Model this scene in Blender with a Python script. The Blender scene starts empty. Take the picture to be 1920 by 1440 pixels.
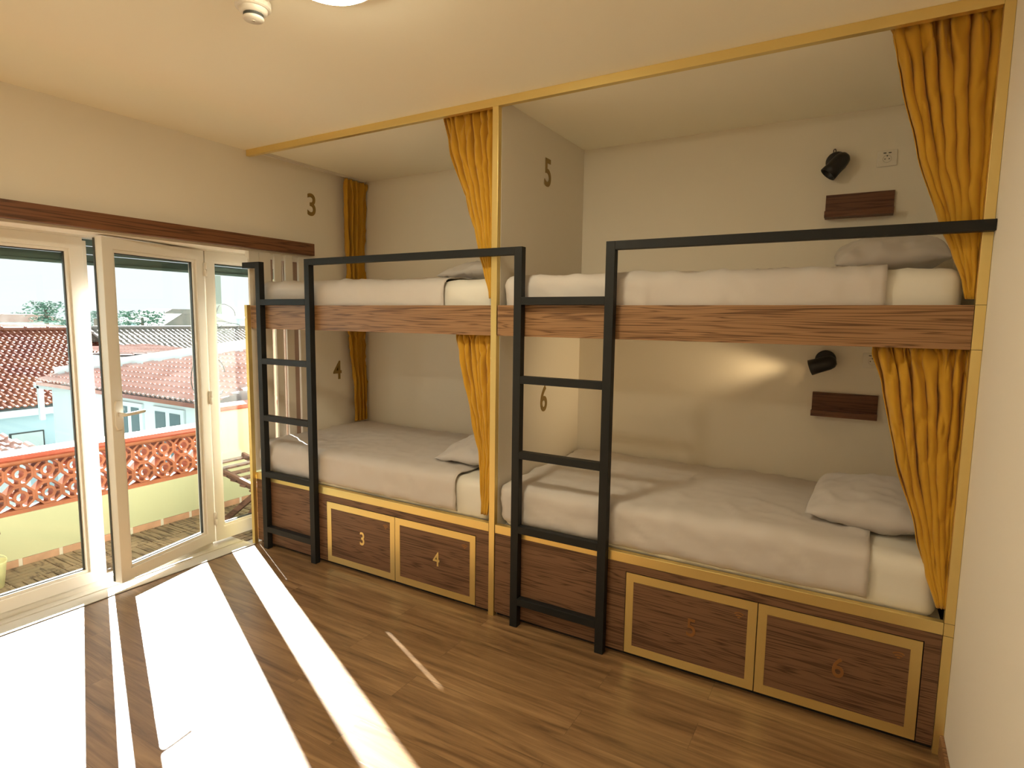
import bpy, math, random
from mathutils import Vector, Matrix, noise
random.seed(7)
sc = bpy.context.scene
col = bpy.context.scene.collection
PI = math.pi

# ------------------------------------------------------------------ materials
MATS = {}
def nt(name):
    m = bpy.data.materials.new(name); m.use_nodes = True
    n = m.node_tree; n.nodes.clear()
    out = n.nodes.new('ShaderNodeOutputMaterial')
    b = n.nodes.new('ShaderNodeBsdfPrincipled')
    n.links.new(b.outputs[0], out.inputs[0])
    MATS[name] = m
    return m, n, b, out
def mat(name, c, rough=.6, metal=0., spec=.5, bump=0, bscale=200, var=0, vscale=4, coord='Object', sheen=0):
    m, n, b, out = nt(name)
    b.inputs['Base Color'].default_value = (*c, 1)
    b.inputs['Roughness'].default_value = rough
    b.inputs['Metallic'].default_value = metal
    b.inputs['Specular IOR Level'].default_value = spec
    if sheen: b.inputs['Sheen Weight'].default_value = sheen
    tc = n.nodes.new('ShaderNodeTexCoord')
    if var:
        no = n.nodes.new('ShaderNodeTexNoise'); no.inputs['Scale'].default_value = vscale; no.inputs['Detail'].default_value = 5
        n.links.new(tc.outputs[coord], no.inputs['Vector'])
        cr = n.nodes.new('ShaderNodeValToRGB')
        cr.color_ramp.elements[0].position = .3; cr.color_ramp.elements[1].position = .7
        cr.color_ramp.elements[0].color = (*[x*(1-var) for x in c], 1)
        cr.color_ramp.elements[1].color = (*[min(1, x*(1+var)) for x in c], 1)
        n.links.new(no.outputs['Fac'], cr.inputs[0]); n.links.new(cr.outputs[0], b.inputs['Base Color'])
    if bump:
        no = n.nodes.new('ShaderNodeTexNoise'); no.inputs['Scale'].default_value = bscale; no.inputs['Detail'].default_value = 3
        n.links.new(tc.outputs[coord], no.inputs['Vector'])
        bp = n.nodes.new('ShaderNodeBump'); bp.inputs['Strength'].default_value = bump; bp.inputs['Distance'].default_value = .002
        n.links.new(no.outputs['Fac'], bp.inputs['Height']); n.links.new(bp.outputs[0], b.inputs['Normal'])
    return m
def wood(name, dark, light, scale=(1, 14, 14), rough=.45, rings=5, seed=0, fine=.35):
    """walnut style grain stretched along the first axis"""
    m, n, b, out = nt(name)
    tc = n.nodes.new('ShaderNodeTexCoord'); mp = n.nodes.new('ShaderNodeMapping')
    mp.inputs['Scale'].default_value = scale; mp.inputs['Location'].default_value = (seed*3.1, seed*1.7, seed*2.3)
    n.links.new(tc.outputs['Object'], mp.inputs[0])
    no = n.nodes.new('ShaderNodeTexNoise'); no.inputs['Scale'].default_value = 1.0; no.inputs['Detail'].default_value = 3; no.inputs['Distortion'].default_value = .4
    n.links.new(mp.outputs[0], no.inputs['Vector'])
    mul = n.nodes.new('ShaderNodeMath'); mul.operation = 'MULTIPLY'; mul.inputs[1].default_value = rings
    fr = n.nodes.new('ShaderNodeMath'); fr.operation = 'PINGPONG'; fr.inputs[1].default_value = .5
    n.links.new(no.outputs['Fac'], mul.inputs[0]); n.links.new(mul.outputs[0], fr.inputs[0])
    n2 = n.nodes.new('ShaderNodeTexNoise'); n2.inputs['Scale'].default_value = 6; n2.inputs['Detail'].default_value = 4
    mp2 = n.nodes.new('ShaderNodeMapping'); mp2.inputs['Scale'].default_value = tuple(v*(.7 if v < 2 else 2.2) for v in scale)
    n.links.new(tc.outputs['Object'], mp2.inputs[0]); n.links.new(mp2.outputs[0], n2.inputs['Vector'])
    mx = n.nodes.new('ShaderNodeMath'); mx.operation = 'MULTIPLY_ADD'; mx.inputs[1].default_value = fine; 
    sc2 = n.nodes.new('ShaderNodeMath'); sc2.operation = 'MULTIPLY'; sc2.inputs[1].default_value = 1.3
    n.links.new(fr.outputs[0], sc2.inputs[0]); n.links.new(n2.outputs['Fac'], mx.inputs[0]); n.links.new(sc2.outputs[0], mx.inputs[2])
    cr = n.nodes.new('ShaderNodeValToRGB')
    cr.color_ramp.elements[0].position = .16; cr.color_ramp.elements[1].position = .52
    cr.color_ramp.elements[0].color = (*dark, 1); cr.color_ramp.elements[1].color = (*light, 1)
    n.links.new(mx.outputs[0], cr.inputs[0]); n.links.new(cr.outputs[0], b.inputs['Base Color'])
    b.inputs['Roughness'].default_value = rough; b.inputs['Specular IOR Level'].default_value = .35
    return m

def floor_mat():
    m, n, b, out = nt('oak_floor')
    tc = n.nodes.new('ShaderNodeTexCoord')
    bk = n.nodes.new('ShaderNodeTexBrick')
    bk.inputs['Scale'].default_value = 1; bk.inputs['Brick Width'].default_value = 1.22; bk.inputs['Row Height'].default_value = .18
    bk.inputs['Mortar Size'].default_value = .0012; bk.inputs['Mortar Smooth'].default_value = .2
    bk.inputs['Color1'].default_value = (.0, 0, 0, 1); bk.inputs['Color2'].default_value = (1, 1, 1, 1); bk.inputs['Mortar'].default_value = (.3, .3, .3, 1)
    bk.offset = .37
    n.links.new(tc.outputs['Object'], bk.inputs['Vector'])
    # shift the grain on each plank
    mulv = n.nodes.new('ShaderNodeVectorMath'); mulv.operation = 'MULTIPLY'; mulv.inputs[1].default_value = (5, 3, 7)
    n.links.new(bk.outputs['Color'], mulv.inputs[0])
    mp = n.nodes.new('ShaderNodeMapping'); mp.inputs['Scale'].default_value = (1.5, 21, 1)
    n.links.new(tc.outputs['Object'], mp.inputs[0])
    add = n.nodes.new('ShaderNodeVectorMath'); add.operation = 'ADD'
    n.links.new(mp.outputs[0], add.inputs[0]); n.links.new(mulv.outputs[0], add.inputs[1])
    no = n.nodes.new('ShaderNodeTexNoise'); no.inputs['Scale'].default_value = 1.3; no.inputs['Detail'].default_value = 7; no.inputs['Roughness'].default_value = .62; no.inputs['Distortion'].default_value = .6
    n.links.new(add.outputs[0], no.inputs['Vector'])
    cr = n.nodes.new('ShaderNodeValToRGB')
    e = cr.color_ramp.elements
    e[0].position = .25; e[0].color = (.085, .042, .018, 1)
    e[1].position = .72; e[1].color = (.37, .225, .108, 1)
    x = e.new(.42); x.color = (.20, .112, .05, 1)
    x = e.new(.55); x.color = (.275, .16, .073, 1)
    n.links.new(no.outputs['Fac'], cr.inputs[0])
    hs = n.nodes.new('ShaderNodeHueSaturation')
    mr = n.nodes.new('ShaderNodeMapRange'); mr.inputs['To Min'].default_value = .93; mr.inputs['To Max'].default_value = 1.06
    n.links.new(bk.outputs['Color'], mr.inputs[0]); n.links.new(mr.outputs[0], hs.inputs['Value']); n.links.new(cr.outputs[0], hs.inputs['Color'])
    mx = n.nodes.new('ShaderNodeMixRGB'); mx.inputs[2].default_value = (.06, .035, .02, 1)
    mf = n.nodes.new('ShaderNodeMath'); mf.operation = 'MULTIPLY'; mf.inputs[1].default_value = .45
    n.links.new(bk.outputs['Fac'], mf.inputs[0]); n.links.new(mf.outputs[0], mx.inputs[0]); n.links.new(hs.outputs[0], mx.inputs[1])
    n.links.new(mx.outputs[0], b.inputs['Base Color'])
    b.inputs['Roughness'].default_value = .33; b.inputs['Specular IOR Level'].default_value = .55
    bp = n.nodes.new('ShaderNodeBump'); bp.inputs['Strength'].default_value = .25; bp.inputs['Distance'].default_value = .002
    n.links.new(no.outputs['Fac'], bp.inputs['Height']); n.links.new(bp.outputs[0], b.inputs['Normal'])
    return m

def glass_mat(name, tint=(.97, 1, .99)):
    m, n, b, out = nt(name); n.nodes.remove(b)
    t = n.nodes.new('ShaderNodeBsdfTransparent'); t.inputs[0].default_value = (*tint, 1)
    g = n.nodes.new('ShaderNodeBsdfGlossy'); g.inputs['Roughness'].default_value = .02
    lw = n.nodes.new('ShaderNodeLayerWeight'); pw_ = n.nodes.new('ShaderNodeMath'); pw_.operation = 'POWER'; pw_.inputs[1].default_value = 5
    ma = n.nodes.new('ShaderNodeMath'); ma.operation = 'MULTIPLY_ADD'; ma.inputs[1].default_value = .9; ma.inputs[2].default_value = .035
    n.links.new(lw.outputs['Facing'], pw_.inputs[0]); n.links.new(pw_.outputs[0], ma.inputs[0])
    mx = n.nodes.new('ShaderNodeMixShader')
    n.links.new(ma.outputs[0], mx.inputs[0]); n.links.new(t.outputs[0], mx.inputs[1]); n.links.new(g.outputs[0], mx.inputs[2]); n.links.new(mx.outputs[0], out.inputs[0])
    return m
def emit(name, c, s):
    m, n, b, out = nt(name); n.nodes.remove(b)
    e = n.nodes.new('ShaderNodeEmission'); e.inputs[0].default_value = (*c, 1); e.inputs[1].default_value = s
    n.links.new(e.outputs[0], out.inputs[0]); return m
def tile_mat(name, c1, c2, rough=.4):
    m, n, b, out = nt(name)
    tc = n.nodes.new('ShaderNodeTexCoord'); no = n.nodes.new('ShaderNodeTexNoise'); no.inputs['Scale'].default_value = .9; no.inputs['Detail'].default_value = 6
    n.links.new(tc.outputs['Object'], no.inputs[0]); cr = n.nodes.new('ShaderNodeValToRGB')
    cr.color_ramp.elements[0].position = .35; cr.color_ramp.elements[1].position = .65
    cr.color_ramp.elements[0].color = (*c1, 1); cr.color_ramp.elements[1].color = (*c2, 1)
    n.links.new(no.outputs[0], cr.inputs[0]); n.links.new(cr.outputs[0], b.inputs['Base Color']); b.inputs['Roughness'].default_value = rough
    return m

WALL = mat('wall_paint', (.80, .755, .66), .85, bump=.05, bscale=300)
CEIL = mat('ceiling_paint', (.94, .905, .77), .9, bump=.04, bscale=300)
BOARD = mat('white_board', (.74, .70, .62), .5)
PVC = mat('white_pvc', (.80, .77, .70), .35)
ALU = mat('threshold_pvc', (.62, .58, .50), .4)
GASK = mat('dark_gasket', (.05, .055, .05), .5)
FLOOR = floor_mat()
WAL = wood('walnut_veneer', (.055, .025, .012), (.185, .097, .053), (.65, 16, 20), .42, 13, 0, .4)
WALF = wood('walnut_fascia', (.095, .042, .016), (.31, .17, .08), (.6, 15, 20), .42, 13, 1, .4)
WALD = wood('walnut_dark', (.07, .026, .012), (.15, .062, .03), (1.2, 18, 18), .5, 6, 2)
WALV = wood('walnut_valance', (.075, .030, .012), (.19, .08, .034), (26, .9, 26), .45, 6, 3)
def brass_mat():
    m, n, b, out = nt('brushed_brass')
    b.inputs['Base Color'].default_value = (.82, .65, .27, 1); b.inputs['Metallic'].default_value = .85
    b.inputs['Roughness'].default_value = .34
    tc = n.nodes.new('ShaderNodeTexCoord'); no = n.nodes.new('ShaderNodeTexNoise'); no.inputs['Scale'].default_value = 120; no.inputs['Detail'].default_value = 4
    n.links.new(tc.outputs['Object'], no.inputs[0]); bp = n.nodes.new('ShaderNodeBump'); bp.inputs['Strength'].default_value = .08; bp.inputs['Distance'].default_value = .001
    n.links.new(no.outputs[0], bp.inputs['Height']); n.links.new(bp.outputs[0], b.inputs['Normal'])
    return m
BRASS = brass_mat()
BRONZE = mat('bronze_number', (.30, .20, .06), .35, .6)
ENGR = mat('dull_brass_number', (.32, .15, .05), .4, .5)
BLACK = mat('black_steel', (.011, .012, .012), .55, 0, .3, bump=.03, bscale=500)
LAMPB = mat('black_lamp', (.008, .008, .009), .4)
DARK = mat('dull_black', (.015, .013, .012), .8)  # near-black of the joint lines, seams and plinth
CURT = mat('mustard_fabric', (.52, .275, .012), .85, bump=.25, bscale=900, var=.06, vscale=3, sheen=.2)
SHEET = mat('grey_beige_linen', (.57, .53, .50), .9, bump=.2, bscale=700, sheen=.15)
FITTED = mat('ivory_linen', (.72, .70, .64), .9, bump=.2, bscale=700, sheen=.15)
PILL = mat('grey_pillow_linen', (.52, .485, .46), .9, bump=.2, bscale=700, sheen=.15)
TAN = mat('tan_slat', (.34, .22, .16), .6)
PLAST = mat('white_plastic', (.76, .72, .64), .35)
GLASS = glass_mat('window_glass')
SHUT = mat('shutter_green_grey', (.10, .16, .15), .5)
TERRA = mat('terracotta', (.36, .115, .05), .6, var=.18, vscale=6)
TERRAC = mat('glazed_coping', (.42, .09, .05), .3)
YEL = mat('yellow_render', (.50, .495, .29), .9, bump=.1, bscale=60)
SKIRT = mat('stone_skirting', (.46, .25, .14), .6, var=.2, vscale=8)
GROUT = mat('grout', (.62, .55, .42), .8)
DECK = wood('wood_deck_tile', (.07, .045, .025), (.22, .155, .085), (2, 12, 12), .6, 5, 4)
CHAIRW = wood('weathered_chair_wood', (.06, .03, .02), (.17, .085, .055), (2, 10, 10), .5, 5, 5)
BUCK = mat('yellow_enamel', (.75, .72, .35), .35)
WHW = mat('white_render', (.68, .76, .77), .9)
BLW = mat('shade_blue_render', (.48, .60, .63), .9)  # pale walls facing the room; their bluish shade is put into this colour
TILER = tile_mat('red_roof_tile', (.22, .06, .04), (.32, .12, .06), .36)
TILEP = tile_mat('pale_roof_tile', (.48, .28, .23), (.64, .45, .40), .32)
TILEG = tile_mat('weathered_roof_tile', (.19, .18, .15), (.29, .24, .20), .5)
WINP = mat('house_window_pane', (.12, .17, .18), .15)
BLIND = mat('house_blind', (.55, .60, .58), .6)
LEAF = mat('far_foliage', (.11, .20, .15), .9, var=.3, vscale=2)
BARK = mat('far_bark', (.16, .14, .11), .9)
GROUND = mat('town_ground', (.28, .34, .31), .95, var=.2, vscale=.05)
CABLE = mat('cable_rubber', (.06, .07, .07), .6)
STEELG = mat('galvanised_box', (.20, .25, .26), .5)
LAMP = emit('lamp_diffuser', (1, .88, .62), 42)
BULB = emit('warm_bulb', (1, .66, .30), 9)

# ------------------------------------------------------------------ mesh helpers
class MB:
    def __init__(s): s.v = []; s.f = []
    def add(s, vs, fs):
        o = len(s.v); s.v += [tuple(v) for v in vs]; s.f += [tuple(i+o for i in f) for f in fs]; return s
    def box(s, x0, x1, y0, y1, z0, z1, M=None):
        vs = [Vector((x, y, z)) for z in (z0, z1) for y in (y0, y1) for x in (x0, x1)]
        if M: vs = [M @ v for v in vs]
        return s.add(vs, [(0, 2, 3, 1), (4, 5, 7, 6), (0, 1, 5, 4), (2, 6, 7, 3), (0, 4, 6, 2), (1, 3, 7, 5)])
    def prism(s, poly, axis, a, b):
        """extrude a 2D polygon along an axis"""
        n = len(poly)
        def P(u, v, w): return {'x': (w, u, v), 'y': (u, w, v), 'z': (u, v, w)}[axis]
        vs = [P(u, v, a) for u, v in poly] + [P(u, v, b) for u, v in poly]
        fs = [tuple(range(n))[::-1], tuple(range(n, 2*n))] + [(i, (i+1) % n, n+(i+1) % n, n+i) for i in range(n)]
        return s.add(vs, fs)
    def cyl(s, c, axis, r0, r1, h, seg=24, cap=(True, True)):
        """a lathe step along axis vector starting at c"""
        ax = Vector(axis).normalized(); t = ax.orthogonal().normalized(); b = ax.cross(t); c = Vector(c)
        vs = []
        for k, r in ((0, r0), (h, r1)):
            for i in range(seg):
                a = 2*PI*i/seg; vs.append(c + ax*k + (t*math.cos(a)+b*math.sin(a))*r)
        fs = [(i, (i+1) % seg, seg+(i+1) % seg, seg+i) for i in range(seg)]
        if cap[0]: fs.append(tuple(range(seg))[::-1])
        if cap[1]: fs.append(tuple(range(seg, 2*seg)))
        return s.add(vs, fs)
    def lathe(s, c, axis, prof, seg=28, flip=False):
        ax = Vector(axis).normalized(); t = ax.orthogonal().normalized(); b = ax.cross(t); c = Vector(c); vs = []
        for r, h in prof:
            for i in range(seg):
                a = 2*PI*i/seg; vs.append(c + ax*h + (t*math.cos(a)+b*math.sin(a))*max(r, 1e-5))
        fs = []
        for k in range(len(prof)-1):
            for i in range(seg):
                j = (i+1) % seg; fs.append((k*seg+i, k*seg+j, (k+1)*seg+j, (k+1)*seg+i))
        return s.add(vs, fs)
    def tube(s, pts, r, seg=8):
        pts = [Vector(p) for p in pts]; vs = []; n = len(pts)
        up = None
        for i, p in enumerate(pts):
            d = (pts[min(i+1, n-1)]-pts[max(i-1, 0)]).normalized()
            t = d.orthogonal().normalized() if up is None else (up - d*up.dot(d)).normalized()
            up = t; b = d.cross(t)
            for k in range(seg):
                a = 2*PI*k/seg; vs.append(p+(t*math.cos(a)+b*math.sin(a))*r)
        fs = [(i*seg+k, i*seg+(k+1) % seg, (i+1)*seg+(k+1) % seg, (i+1)*seg+k) for i in range(n-1) for k in range(seg)]
        fs += [tuple(range(seg))[::-1], tuple(range((n-1)*seg, n*seg))]
        return s.add(vs, fs)
    def beam(s, p0, p1, w, h, up=(0, 0, 1)):
        """rectangular bar between two points"""
        p0, p1 = Vector(p0), Vector(p1); d = (p1-p0).normalized(); sd = d.cross(Vector(up)).normalized(); u = sd.cross(d)
        vs = [p + sd*a*w/2 + u*b*h/2 for p in (p0, p1) for a, b in ((-1, -1), (1, -1), (1, 1), (-1, 1))]
        return s.add(vs, [(3, 2, 1, 0), (4, 5, 6, 7), (0, 1, 5, 4), (1, 2, 6, 5), (2, 3, 7, 6), (3, 0, 4, 7)])
    def build(s, name, m, parent=None, smooth=False, bevel=0, origin=None):
        me = bpy.data.meshes.new(name)
        if origin is None:
            if parent is None:
                xs = [v[0] for v in s.v]; ys = [v[1] for v in s.v]; zs = [v[2] for v in s.v]
                origin = ((min(xs)+max(xs))/2, (min(ys)+max(ys))/2, min(zs))
            else: origin = parent.matrix_world.translation if False else ROOTLOC.get(parent.name, (0, 0, 0))
        ox, oy, oz = origin
        me.from_pydata([(v[0]-ox, v[1]-oy, v[2]-oz) for v in s.v], [], s.f); me.validate(); me.update()
        o = bpy.data.objects.new(name, me); col.objects.link(o)
        if m: me.materials.append(m)
        if parent is not None:
            o.parent = parent
            pl = ROOTLOC[parent.name]
            o.location = (ox-pl[0], oy-pl[1], oz-pl[2])
        else: o.location = origin
        ROOTLOC[o.name] = tuple(origin)
        if smooth: me.polygons.foreach_set('use_smooth', [True]*len(me.polygons))
        if bevel:
            b = o.modifiers.new('bevel', 'BEVEL'); b.width = bevel; b.segments = 2; b.limit_method = 'ANGLE'; b.angle_limit = math.radians(40)
        return o
ROOTLOC = {}
def tag(o, label, cat, group=None, kind=None):
    o['label'] = label; o['category'] = cat
    if group: o['group'] = group
    if kind: o['kind'] = kind
    return o
def empty(name, loc, label=None, cat=None, group=None, kind=None):
    o = bpy.data.objects.new(name, None); col.objects.link(o); o.location = loc; o.empty_display_size = .1
    ROOTLOC[o.name] = tuple(loc)
    if label: tag(o, label, cat, group, kind)
    return o
def struct(o, label=None, cat=None):
    o['kind'] = 'structure'
    if label: o['label'] = label; o['category'] = cat
    return o

# ------------------------------------------------------------------ room dimensions (metres)
W = 4.155; H = 2.827; D = 1.1; YF = -4.6
XW = -.2            # plane of the glazed doors
OP0, OP1 = -2.52, .50      # opening in the window wall along y
OPZ = 2.14

struct(MB().box(-.02, W, YF, D, -.12, 0).build('floor', FLOOR), 'brown oak-look plank floor of the dormitory', 'floor')
struct(MB().box(-.3, W+.15, YF-.15, D+.15, H, H+.15).build('ceiling', CEIL), 'plain cream ceiling above the whole room', 'ceiling')
struct(MB().box(-.3, W+.15, D, D+.15, -.12, H).build('wall_back', WALL), 'cream wall behind both bunk beds', 'wall')
struct(MB().box(W, W+.15, YF, D, -.12, H).build('wall_right', WALL), 'cream wall close on the right beside the bunks', 'wall')
struct(MB().box(-.3, W+.15, YF-.15, YF, -.12, H).build('wall_front', WALL), 'cream wall opposite the bunk beds', 'wall')
wl = MB()
wl.box(-.3, 0, YF, OP0, -.12, H); wl.box(-.3, 0, OP1, D, -.12, H); wl.box(-.3, 0, OP0, OP1, OPZ, H)
struct(wl.build('wall_left', WALL), 'cream window wall above and beside the glazed balcony doors', 'wall')
struct(MB().box(W-.014, W, YF, -.0, 0, .085).build('baseboard_right', WALF, bevel=.003), 'wooden baseboard at the foot of the right wall', 'baseboard')
# threshold of the balcony doors
th = empty('trim_1', (-.1, -1, 0)); struct(th, 'pale door threshold strip between floor and balcony doors', 'threshold')
MB().box(-.3, -.022, OP0, -.03, -.1, -.002).build('sill_plate', ALU, th)
MB().box(-.022, -.017, OP0, -.03, -.1, .001).build('joint_line', DARK, th)
MB().box(-.017, .004, OP0, -.03, -.02, .006).build('edge_strip', ALU, th, bevel=.002)
MB().box(.004, .008, OP0, -.03, -.02, .0015).build('joint_line', DARK, th)
MB().box(-.145, -.135, OP0, -.03, -.003, .004).build('sill_ridge', ALU, th)

# wooden valance
va = MB().box(.004, .05, OP0-.25, .545, 2.155, 2.246).build('wooden_valance', WALV, bevel=.002)
tag(va, 'long dark brown wooden pelmet board above the balcony doors', 'pelmet')

# fixed outer frame
fr = empty('window_1', (XW, -1, 0)); struct(fr, 'narrow fixed glazed pane beside the open balcony door, with the outer frame', 'window')
m = MB()
m.box(XW-.09, XW-.012, OP0, -.225, -.03, .035)
m.box(XW-.09, XW+.0, OP0, OP1, 2.128, OPZ+.02)
m.box(XW-.09, XW-.01, OP0, OP0+.05, .03, 2.13)
m.build('outer_frame', PVC, fr, bevel=.003)
def sash(y0, y1, z0, z1, w, root, wb=None, wl_=None, wr=None, thick=.065, glass=True):
    """sash frame in plane x=XW (room face), glass and gasket; built in world coordinates"""
    wb = wb or w; a = wl_ or w; b = wr or w
    X0, X1 = XW-thick, XW
    f = MB()
    # mitred rails: four trapezoids with a stepped inner bead
    def ring(xa, xb, o, i):
        (oy0, oy1, oz0, oz1), (iy0, iy1, iz0, iz1) = o, i
        for xx, fl in ((xb, False), (xa, True)):
            pass
        P = lambda x: [(x, oy0, oz0), (x, oy1, oz0), (x, oy1, oz1), (x, oy0, oz1), (x, iy0, iz0), (x, iy1, iz0), (x, iy1, iz1), (x, iy0, iz1)]
        vs = P(xa)+P(xb); fs = []
        for k in range(4):
            j = (k+1) % 4
            fs.append((8+k, 8+j, 12+j, 12+k)); fs.append((k, 4+k, 4+j, j)); fs.append((k, j, 8+j, 8+k)); fs.append((4+k, 12+k, 12+j, 4+j))
        f.add(vs, fs)
    ring(X0, X1, (y0, y1, z0, z1), (y0+a-.018, y1-b+.018, z0+wb-.018, z1-w+.018))
    ring(X0+.012, X1-.012, (y0+a-.02, y1-b+.02, z0+wb-.02, z1-w+.02), (y0+a, y1-b, z0+wb, z1-w))
    fo = f.build('sash_frame', PVC, root, bevel=.0025)
    g = MB()
    gx0, gx1 = XW-.042, XW-.024
    g.box(gx0, gx1, y0+a, y0+a+.006, z0+wb, z1-w); g.box(gx0, gx1, y1-b-.006, y1-b, z0+wb, z1-w)
    g.box(gx0, gx1, y0+a, y1-b, z0+wb, z0+wb+.006); g.box(gx0, gx1, y0+a, y1-b, z1-w-.006, z1-w)
    g.build('gasket', GASK, root)
    if glass: MB().box(XW-.036, XW-.030, y0+a+.004, y1-b-.004, z0+wb+.004, z1-w-.004).build('glass_pane', GLASS, root)
    return fo
sash(-.205, OP1-.01, .035, 2.128, .08, fr, wb=.115, wr=.06)
def hinge(root, y, zc, x=XW):
    h = MB(); h.cyl((x+.012, y, zc-.05), (0, 0, 1), .0085, .0085, .045, 12); h.cyl((x+.012, y, zc+.002), (0, 0, 1), .0085, .0085, .045, 12)
    h.box(x, x+.01, y-.012, y+.012, zc-.045, zc+.045)
    return h
# left leaf (closed)
d1 = empty('door_1', (XW, -1.33, .04)); struct(d1, 'closed white balcony door leaf left of the gap', 'door')
sash(-1.715, -.957, .037, 2.128, .088, d1, wb=.09)
MB().box(XW-.05, XW-.012, -.958, -.934, .05, 2.11).build('edge_seal', PVC, d1)
MB().box(XW-.04, XW-.02, -.957, -.944, 1.95, 2.12).build('lock_plate', GASK, d1)
# further closed leaf and side light out of view on the left
d3 = empty('door_3', (XW, -2.1, .04)); struct(d3, 'further white balcony door leaf', 'door')
sash(-2.46, -1.725, .037, 2.128, .088, d3, wb=.09)
# open leaf: built closed, then turned about its hinge
d2 = empty('door_2', (XW, -.212, .04)); struct(d2, 'white balcony door leaf standing slightly open with a lever handle', 'door')
sash(-.957, -.212, .042, 2.128, .085, d2, wb=.09)
MB().box(XW-.064, XW-.052, -.962, -.957, .05, 2.12).build('edge_seal', GASK, d2)
hd = MB(); hd.prism([(-.945+.0, 1.02), (-.932, .99), (-.905, .99), (-.892, 1.02), (-.892, 1.14), (-.905, 1.17), (-.932, 1.17), (-.945, 1.14)], 'x', XW, XW+.012)
hdo = hd.build('door_handle', PVC, d2, bevel=.004)
lv = MB(); lv.cyl((XW+.01, -.918, 1.085), (1, 0, 0), .013, .011, .045, 16)
lv.tube([(XW+.05, -.922, 1.085), (XW+.053, -.90, 1.085), (XW+.055, -.86, 1.087), (XW+.055, -.82, 1.089), (XW+.053, -.785, 1.092)], .0105, 10)
lv.build('lever', PVC, hdo, smooth=True)
for z in (.21, 1.1, 2.0): hinge(d2, -.209, z).build('hinge', PVC, d2, smooth=True)
d2.rotation_euler = (0, 0, math.radians(13.6))

# roller shutter partly lowered outside the glass
rs = empty('roller_shutter', (-.29, -1, 1.99), 'grey-green roller shutter drawn up outside the balcony doors', 'shutter')
m = MB()
for i in range(4): m.box(-.30, -.285, OP0+.02, OP1-.02, 1.99+i*.05, 1.99+i*.05+.047)
m.build('slats', SHUT, rs, bevel=.004)
MB().box(-.31, -.275, OP0+.02, OP1-.02, 1.975, 1.99).build('bottom_bar', SHUT, rs)

# ------------------------------------------------------------------ slatted panel at the head of the window, behind the first bunk
sp = empty('slatted_panel', (-.012, .25, .5), 'pale vertical slatted screen board behind the ladder of the window-side bunk', 'screen')
ys = [(.0, .0805), (.082, .178), (.212, .272), (.308, .375), (.432, .50)]
for a, b in ys: MB().box(-.02, -.001, a, b, .55, 2.16).build('slat', BOARD, sp, bevel=.002)
for a, b in ((.185, .232), (.285, .3155), (.3285, .365), (.40, .455)): MB().box(-.06, -.05, a, b, .55, 2.135).build('backing_slat', TAN, sp)  # backing boards placed to block sun through the slots, leaving one thin gap
m = MB(); m.box(-.042, -.02, .0, .5, .55, .62); m.build('back_rail', BOARD, sp)
MB().box(-.042, -.02, 0, .5, 1.60, 1.75).build('back_rail', BOARD, sp); MB().box(-.042, -.02, 0, .5, 2.10, 2.16).build('back_rail', BOARD, sp)

# ------------------------------------------------------------------ bunk beds
ZB0, ZB1 = .491, .54   # brass strip on the base
ZF0, ZF1 = 1.594, 1.757
def text_mesh(ch, size, depth, mtx, name, m, parent=None, origin=None, wscale=.82, fat=.012):
    cu = bpy.data.curves.new('numeral_curve', 'FONT'); cu.body = ch; cu.size = 1; cu.extrude = .5; cu.offset = fat; cu.align_x = 'CENTER'
    t = bpy.data.objects.new('numeral_tmp', cu); col.objects.link(t)
    dg = bpy.context.evaluated_depsgraph_get(); me = bpy.data.meshes.new_from_object(t.evaluated_get(dg))
    bpy.data.objects.remove(t); bpy.data.curves.remove(cu)
    ymin = min(v.co.y for v in me.vertices); ymax = max(v.co.y for v in me.vertices)
    xmin = min(v.co.x for v in me.vertices); xmax = max(v.co.x for v in me.vertices)
    k = size/(ymax-ymin)
    mb = MB()
    mb.add([mtx @ Vector(((v.co.x-(xmin+xmax)/2)*k*wscale, (v.co.y-ymin)*k, (v.co.z+.5)*depth)) for v in me.vertices], [tuple(p.vertices) for p in me.polygons])
    bpy.data.meshes.remove(me)
    return mb.build(name, m, parent)
def M_front(x, y, z): return Matrix(((1, 0, 0, x), (0, 0, -1, y), (0, 1, 0, z), (0, 0, 0, 1)))
def M_side(x, y, z): return Matrix(((0, 0, 1, x), (1, 0, 0, y), (0, 1, 0, z), (0, 0, 0, 1)))
def wifi(x, z, y, parent, m):
    mb = MB(); y0, y1 = y-.001, y
    for r0, r1 in ((.004, .010), (.015, .021), (.026, .032)):
        n = 10; ang = [math.radians(90+a) for a in [-42+84*i/n for i in range(n+1)]]
        pts = [(x+r1*math.cos(a), z-.032+r1*math.sin(a)) for a in ang]+[(x+r0*math.cos(a), z-.032+r0*math.sin(a)) for a in reversed(ang)]
        mb.prism(pts, 'y', y0, y1)
    return mb.build('contactless_symbol', m, parent)
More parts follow.
